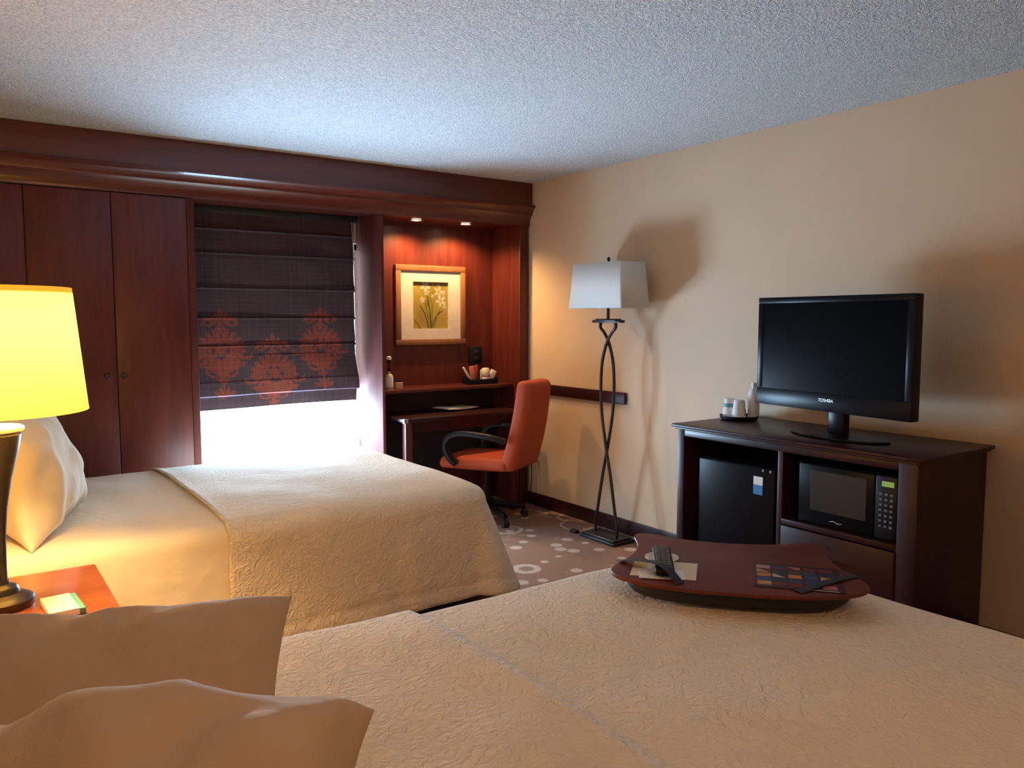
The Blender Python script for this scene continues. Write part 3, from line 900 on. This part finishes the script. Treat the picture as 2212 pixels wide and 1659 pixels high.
t = thing('wall_outlet', 'pale wall outlet low on the beige wall behind the chair, a black plug in it', 'outlet', (XW, 4.84, .42))
obj('cover_plate', bx(-.006, -.0005, -.036, .036, -.058, .058, .002), MATB, t, local=True)
pl = obj('plug', bx(-.045, -.006, -.016, .016, .012, .042, .006), BLACKP, t, local=True)
obj('plug_cord', tube(nb(), spline([(-.040, 0, .024), (-.060, 0, .00), (-.050, .005, -.15), (-.045, .03, -.33), (-.03, .06, -.41)], 6), .004, 6), CORDM, pl, local=True)

cad = thing('condiment_caddy', 'dark caddy of coffee condiments on the nook shelf', 'caddy', (3.36, 5.17, .95))
bm = nb(); box(bm, -.13, .13, -.06, .06, .001, .010, .002)
box(bm, -.13, .13, -.06, -.054, .010, .040, .001); box(bm, -.13, .13, .054, .06, .010, .06, .001); box(bm, -.13, -.124, -.054, .054, .01, .05, .001); box(bm, .124, .13, -.054, .054, .01, .05, .001)
obj('tray', bm, BLACKP, cad, local=True)


def packet(label, x, y, w, hgt, tilt, yaw, m, z=.9615, base=(3.36, 5.17)):
    M = Matrix.Translation((base[0] + x, base[1] + y, z)) @ Matrix.Rotation(R(yaw), 4, 'Z') @ Matrix.Rotation(R(tilt), 4, 'Y')
    bm = nb(); box(bm, -w / 2, w / 2, -.006, .006, 0, hgt, .004, mtx=M)
    return tag(obj('condiment_packet', bm, m), label, 'packet', 'condiment packets in the caddy')


packet('slim white stirrer packet leaning out left of the caddy', -.085, -.02, .018, .15, -34, 0, CREAM)
packet('pink sweetener packet standing upright in the caddy', -.062, .0, .045, .13, -9, 5, PINK)
packet('dark red packet beside the pink one in the caddy', -.020, .02, .03, .135, -2, 0, REDP)
packet('white packet fanning out right in the caddy', .085, -.005, .05, .10, 24, -6, WHITE)
packet('green printed packet standing between red packet and cup lids', .004, -.012, .022, .10, 0, 0, GREENP)
t = thing('condiment_bundle', 'pale cream rounded bundle with red band in the middle of the caddy', 'packet', (3.36 + .040, 5.17 - .018, .9605))
obj('wrapper', lathe(nb(), [(.024, 0), (.032, .008), (.034, .042), (.030, .050), (.034, .056), (.034, .095), (.026, .112), (.004, .115)], n=20), CREAM, t, local=True)
obj('band', lathe(nb(), [(.0345, .046), (.0355, .049), (.0345, .053), (.030, .0525), (.030, .0465)], n=20), REDP, t, local=True)

t = thing('lotion_bottle', 'small bottle with sage label on the shelf beside the window jamb', 'bottle', (2.548, 5.12, .95))
obj('body', lathe(nb(), [(.004, 0), (.026, 0), (.028, .004), (.028, .095), (.020, .108), (.010, .112), (.010, .13)], n=24), GREENP, t, local=True)
obj('label', lathe(nb(), [(.0284, .02), (.0286, .022), (.0286, .085), (.0284, .087)], n=24, cap=False), WHITE, t, local=True)
obj('pump', lathe(nb(), [(.013, .13), (.013, .155), (.005, .157), (.005, .19), (.014, .192), (.016, .20), (.014, .212), (.003, .214)], n=18), BLACKP, t, local=True)
obj('cap', lathe(nb(), [(.004, .214), (.016, .214), (.018, .220), (.016, .236), (.004, .24)], n=18), WHITE, t, local=True)
t = thing('candle_jar', 'small tan jar beside the lotion bottle on the shelf', 'jar', (2.635, 5.14, .95))
obj('jar', lathe(nb(), [(.004, 0), (.026, 0), (.028, .004), (.028, .045), (.024, .050), (.004, .05)], n=24), TAN, t, local=True)
obj('lid', lathe(nb(), [(.004, .05), (.025, .05), (.026, .054), (.025, .062), (.004, .063)], n=24), BLACKP, t, local=True)

# ------------------------------------------------------------------ credenza with fridge and microwave
CX0, CX1, CY0, CY1, CT = 3.08, 3.655, 1.57, 2.835, .912
cr = thing('credenza', 'dark mahogany credenza with open bays against the beige wall', 'cabinet', ((CX0 + CX1) / 2, (CY0 + CY1) / 2, 0))
bm = nb(); box(bm, CX0 - .028, CX1 + .012, CY0 - .028, CY1 + .028, CT - .016, CT, .006); box(bm, CX0 - .014, CX1 + .004, CY0 - .014, CY1 + .014, CT - .028, CT - .016, .004)
obj('top', bm, ESPRESSO, cr)
obj('side_panel', bx(CX0, CX1, CY1 - .042, CY1, 0, CT - .028, .002), ESPRESSO_V, cr)
obj('side_panel', bx(CX0, CX1, CY0, CY0 + .08, 0, CT - .028, .002), ESPRESSO_V, cr)
obj('divider', bx(CX0 + .004, CX1 - .02, 2.195, 2.222, 0.08, CT - .028, .001), ESPRESSO_V, cr)
obj('apron', bx(CX0 + .002, CX0 + .024, CY0 + .08, CY1 - .042, CT - .062, CT - .028, .001), ESPRESSO, cr)
obj('shelf', bx(CX0 + .002, CX1 - .02, CY0 + .08, 2.195, .515, .540, .002), ESPRESSO, cr)
obj('back_panel', bx(CX1 - .018, CX1 - .008, CY0 + .08, CY1 - .042, .08, CT - .028), BLACKM, cr, 0)
obj('plinth', bx(CX0 + .02, CX1 - .02, CY0 + .08, CY1 - .042, 0, .08), ESPRESSO, cr, 0)
d = obj('drawer', bx(CX0 - .004, CX0 + .016, CY0 + .083, 2.192, .10, .51, .004), ESPRESSO, cr)
obj('knob', lathe(nb(), [(.005, 0), (.005, .012), (.012, .018), (.011, .025), (.003, .028)], n=16, mtx=Matrix.Translation((CX0 - .004, 1.925, .405)) @ Matrix.Rotation(R(-90), 4, 'Y')), SILVER, d)

fr = thing('mini_fridge', 'black mini fridge in the left bay of the credenza', 'fridge', (3.37, 2.49, .081))
obj('body', bx(3.165, 3.60, 2.255, 2.725, .082, .750, .008), BLACKP, fr)
dr = obj('door', bx(3.115, 3.160, 2.255, 2.725, .10, .752, .012, seg=3), BLACKG, fr)
obj('door_gasket', bx(3.1595, 3.166, 2.262, 2.718, .11, .745), GREY, fr, 0)
lb = obj('energy_label', bx(3.1135, 3.1155, 2.325, 2.378, .618, .705), WHITE, dr, 0)
obj('label_band', bx(3.1128, 3.1140, 2.325, 2.378, .618, .665), BLUEP, lb, 0)
for y in (2.325, 2.283): obj('badge', lathe(nb(), [(.001, 0), (.006, 0), (.006, .002), (.001, .0025)], n=12, mtx=Matrix.Translation((3.1152, y, .738)) @ Matrix.Rotation(R(-90), 4, 'Y')), SILVER, dr)

mw = thing('microwave', 'black microwave on the upper shelf of the credenza', 'microwave', (3.33, 1.88, .54))
obj('body', bx(3.130, 3.52, 1.668, 2.125, .545, .812, .006), BLACKP, mw)
for yy in (1.70, 2.09): obj('foot', bx(3.16, 3.20, yy - .015, yy + .015, .5405, .545), BLACKM, mw, 0)
dr = obj('door', bx(3.108, 3.130, 1.765, 2.125, .547, .810, .004), BLACKG, mw)
obj('door_window', bx(3.1065, 3.1085, 1.80, 2.065, .605, .785, .0005), plain('microwave_window_mesh', (.014, .013, .010), .35), dr, 0)
cp = obj('control_panel', bx(3.110, 3.130, 1.668, 1.762, .547, .810, .003), BLACKP, mw)
obj('display', bx(3.1085, 3.1105, 1.683, 1.735, .768, .790), GREEN_LED, cp, 0)
btn = None
for i in range(3):
    for j in range(7):
        y = 1.692 + .023 * i; z = .60 + .0225 * j
        if btn is None:
            btn = obj('button', bx(3.1085, 3.1105, -.0065, .0065, -.005, .005, .0005), GREY, cp, 0, local=False)
            # keep mesh centred for the copies
            btn.location = (0, y, z); b0 = btn
        else:
            c = b0.copy(); COL.objects.link(c); c.parent = cp; c.location = (0, y, z)
bm = nb(); tube(bm, spline([(3.1055, 1.965, .568), (3.1055, 1.945, .573), (3.1055, 1.925, .566), (3.1055, 1.905, .570)], 5), .0028, 6)
obj('logo', bm, SILVER, dr)

# ------------------------------------------------------------------ television
tv = thing('television', 'black flat television on a stand on the credenza', 'television', (3.295, 2.105, CT), math.atan2(-.86, -.12))
# local: screen faces -Y ... built facing -Y, width along X
TW, TZ0, TZ1 = .434, .118, .652
bm = nb(); box(bm, -TW, TW, -.022, .030, TZ0, TZ1, .008, seg=3); box(bm, -TW * .7, TW * .7, .030, .075, TZ0 + .06, TZ1 - .08, .02)
obj('casing', bm, BLACKP, tv, local=True)
bm = nb()
for a in ((-TW, TW, TZ1 - .030, TZ1), (-TW, TW, TZ0, TZ0 + .085), (-TW, -TW + .034, TZ0 + .085, TZ1 - .03), (TW - .034, TW, TZ0 + .085, TZ1 - .03)):
    box(bm, a[0] + .001, a[1] - .001, -.026, -.0215, a[2] + .001, a[3] - .001, .0015)
bz = obj('bezel', bm, BLACKG, tv, local=True)
obj('screen', bx(-TW + .033, TW - .033, -.0235, -.0218, TZ0 + .084, TZ1 - .029), DKGREY, tv, 0, local=True)
text_mesh('logo', 'TOSHIBA', .021, Matrix.Translation((0.0, -.0264, TZ0 + .052)) @ Matrix.Rotation(R(90), 4, 'X'), SILVER, bz)
obj('neck', bx(.0, .09, -.012, .035, .016, TZ0 + .05, .01), BLACKG, tv, local=True)
M = Matrix.Diagonal((1.0, .48, 1.0, 1.0))
obj('stand_base', lathe(nb(), [(.004, .001), (.255, .001), (.262, .006), (.255, .012), (.10, .020), (.004, .022)], n=48, mtx=Matrix.Translation((.03, .03, 0)) @ M), BLACKG, tv, local=True)

# cups on a tray
t = thing('serving_tray', 'round black tray of cups on the credenza corner', 'tray', (3.47, 2.755, CT))
obj('plate', lathe(nb(), [(.004, .001), (.090, .001), (.100, .008), (.104, .024), (.101, .024), (.096, .011), (.004, .010)], n=40), BLACKP, t, local=True)
CUP = [(.004, 0), (.026, 0), (.028, .002), (.037, .092), (.0385, .094), (.0375, .097), (.0355, .094), (.026, .010), (.004, .010)]
CUPD = [(.004, .097), (.0375, .097), (.0385, .094), (.037, .092), (.028, .002), (.026, 0), (.004, 0)]
for (x, y, lab, ) in ((3.455, 2.808, 'upturned white paper cup at the left of the tray'), (3.435, 2.728, 'upturned paper cup on the tray beside the television')):
    c = thing('paper_cup', lab, 'cup', (x, y, CT + .0112), R(40 if y > 2.78 else 200), 'paper cups on the tray')
    obj('wall', lathe(nb(), [(.004, .100), (.026, .100), (.0285, .097), (.038, .004), (.0395, .001), (.037, 0), (.0345, .004), (.025, .094), (.004, .094)], n=28), CUPW, c, local=True)
    if y > 2.78: obj('printed_band', lathe(nb(), [(.0335, .055), (.0337, .0545), (.0317, .075), (.0315, .0755)], n=28, cap=False), TEAL, c, local=True)
    else:
        bm = nb(); lathe(bm, [(.0388, .004), (.0341, .050)], n=40, cap=False)
        bmesh.ops.delete(bm, geom=[f for f in bm.faces if not (f.calc_center_median().x * math.cos(2.6) + f.calc_center_median().y * math.sin(2.6) > .012)], context='FACES')
        so = obj('printed_band', bm, OCHRE, c, local=True).modifiers.new('thick', 'SOLIDIFY'); so.thickness = .0006; so.offset = 1
b = thing('water_bottle', 'white bottle half hidden by the television edge', 'bottle', (3.52, 2.700, CT + .0112), 0)
obj('bottle', lathe(nb(), [(.004, 0), (.028, 0), (.031, .004), (.031, .13), (.024, .15), (.012, .16), (.012, .172)], n=24), CUPW, b, local=True)
obj('cap', lathe(nb(), [(.004, .172), (.014, .172), (.0145, .176), (.0145, .190), (.012, .193), (.004, .193)], n=18), WHITE, b, local=True)

# ------------------------------------------------------------------ lap tray on the foreground bed
e1 = Vector((.675, -.737, 0)).normalized()
TZ = .688
tr = thing('lap_tray', 'red brown lap tray with flared corners on the foreground bed', 'tray', (1.85, 1.48, TZ), math.atan2(e1.y, e1.x))
half = [(0, -.285), (.12, -.280), (.22, -.262), (.29, -.232), (.330, -.195), (.345, -.155), (.338, -.11), (.318, -.06), (.298, -.01), (.286, .05), (.284, .11), (.292, .165), (.300, .20), (.296, .232), (.278, .250), (.245, .25), (.205, .230), (.14, .203), (.07, .190), (0, .186)]
hs = [(p.x, p.y) for p in spline([(x, y, 0) for x, y in half], 3)]
outline = hs + [(-x, y) for x, y in hs[::-1][1:-1]]


def scaled(o, k, d=0): return [(x * k, y * k + d) for x, y in o]


bm = nb()
prism(bm, outline, .046, .058, bev=.004)
obj('board', bm, TRAYWOOD, tr, local=True)
bm = nb(); bot = [(x * .80, -.02 + y * .80) for x, y in outline]
t2 = nb(); lv = []
for k, z in ((.80, -.008), (.90, .000), (.94, .015), (.93, .034), (.90, .045)):
    lv.append([t2.verts.new((x * k * .92, (y + .02) * k * .92 - .02, z)) for x, y in outline])
for a, b_ in zip(lv, lv[1:]):
    for i in range(len(a)): t2.faces.new((a[i], a[(i + 1) % len(a)], b_[(i + 1) % len(a)], b_[i]))
t2.faces.new(lv[0][::-1]); t2.faces.new(lv[-1]); merge(bm, t2)
obj('cushion', bm, BLACKM, tr, 60, local=True)
# elastic corner straps
for s, lab in ((-1, None), (1, None)):
    k = .030 if s < 0 else 0
    pts = [(s * .325, -.075, .060), (s * .27, -.13, .064 + k * .6), (s * .20, -.20, .064 + k), (s * .15, -.25, .061)]
    obj('strap', tube(nb(), spline(pts, 6), .01, 12, sq=(.014, .0012)), BLACKM, tr, local=True)


def on_tray(u, v, z=0.0):
    e2 = Vector((.737, .675, 0)); q = Vector((1.85, 1.48, TZ)) + e1 * u + e2 * v; q.z += z; return q


ang = math.atan2(e1.y, e1.x)
# left: cream cards under the strap, with the remote on them
p = on_tray(-.195, -.13, .0585)
t = thing('leaflet', 'cream square leaflet under the left strap of the tray', 'leaflet', p, ang + R(-3), 'leaflets on the lap tray')
obj('page', bx(-.09, .09, -.075, .075, 0, .0016), CREAM, t, 0, local=True)
obj('printed_corner', bx(-.089, -.05, -.01, .06, .0016, .0019), GOLDP, t, 0, local=True)
p = on_tray(-.19, -.175, .0606)
t = thing('leaflet', 'white folded card lying over the cream leaflet', 'leaflet', p, ang + R(4), 'leaflets on the lap tray')
obj('page', bx(-.075, .05, -.045, .04, 0, .0012), WHITE, t, 0, local=True)
p = on_tray(-.205, -.02, .0606)
t = thing('coaster', 'pale round paper coaster peeking out beside the remote', 'coaster', p, 0)
obj('disc', lathe(nb(), [(.002, 0), (.050, 0), (.050, .002), (.002, .002)], n=36), MATB, t, local=True)
rd = thing('remote_control', 'black remote control with many buttons on the tray', 'remote', on_tray(-.200, -.100, .0645), ang + R(4))
bm = nb(); box(bm, -.027, .027, -.115, .115, .0005, .022, .009, seg=4); obj('housing', bm, BLACKP, rd, local=True)
b0 = None
for j in range(10):
    for i in range(3):
        x = (i - 1) * .0145; y = .10 - j * .0185
        if b0 is None: b0 = obj('button', bx(-.0045, .0045, -.0048, .0048, .0205, .0240, .001), GREY, rd, 30, local=True); b0.location = (x, y, 0)
        else:
            c = b0.copy(); COL.objects.link(c); c.parent = rd; c.location = (x, y, 0)

# right: patchwork brochure under the strap
def brochure(U, V):
    c = np.zeros(U.shape + (3,)); c[:] = (.035, .012, .014)
    cols = [(.42, .28, .16), (.02, .03, .08), (.40, .13, .10), (.03, .06, .16), (.50, .20, .05), (.45, .38, .26), (.14, .02, .02), (.04, .05, .04), (.42, .24, .18), (.05, .03, .10)]
    rng = np.random.RandomState(5)
    nx_, ny_ = 5, 5
    for i in range(nx_):
        for j in range(ny_):
            k = (i * 3 + j * 7 + i * j) % len(cols) if (i + j) % 2 == 0 else [1, 6, 3, 7, 9][(i + 2 * j) % 5]
            x0, y0 = .04 + i * .18, .10 + j * .17
            u = U - .25 * 0
            msk = (u > x0) & (u < x0 + .155) & (V > y0) & (V < y0 + .145)
            tri = msk & ((i + j) % 3 == 0) & ((u - x0) / .155 + (V - y0) / .145 < 1.0)
            c = np.where(msk[..., None], np.array(cols[k]), c)
            c = np.where(tri[..., None], np.array(cols[(k + 4) % len(cols)]), c)
    c = np.where(((U > .55) & (U < .92) & (V > .03) & (V < .06))[..., None], np.array((.45, .36, .32)), c)
    return c


br = thing('brochure', 'colourful patchwork brochure under the right strap of the tray', 'brochure', on_tray(.165, -.125, .0585), ang + R(-4))
grid_print('cover', BROCHM, br, brochure, 100, 100, lambda U, V: np.stack([-.115 + .23 * U, -.105 + .21 * V, np.full_like(U, .0016)], -1))
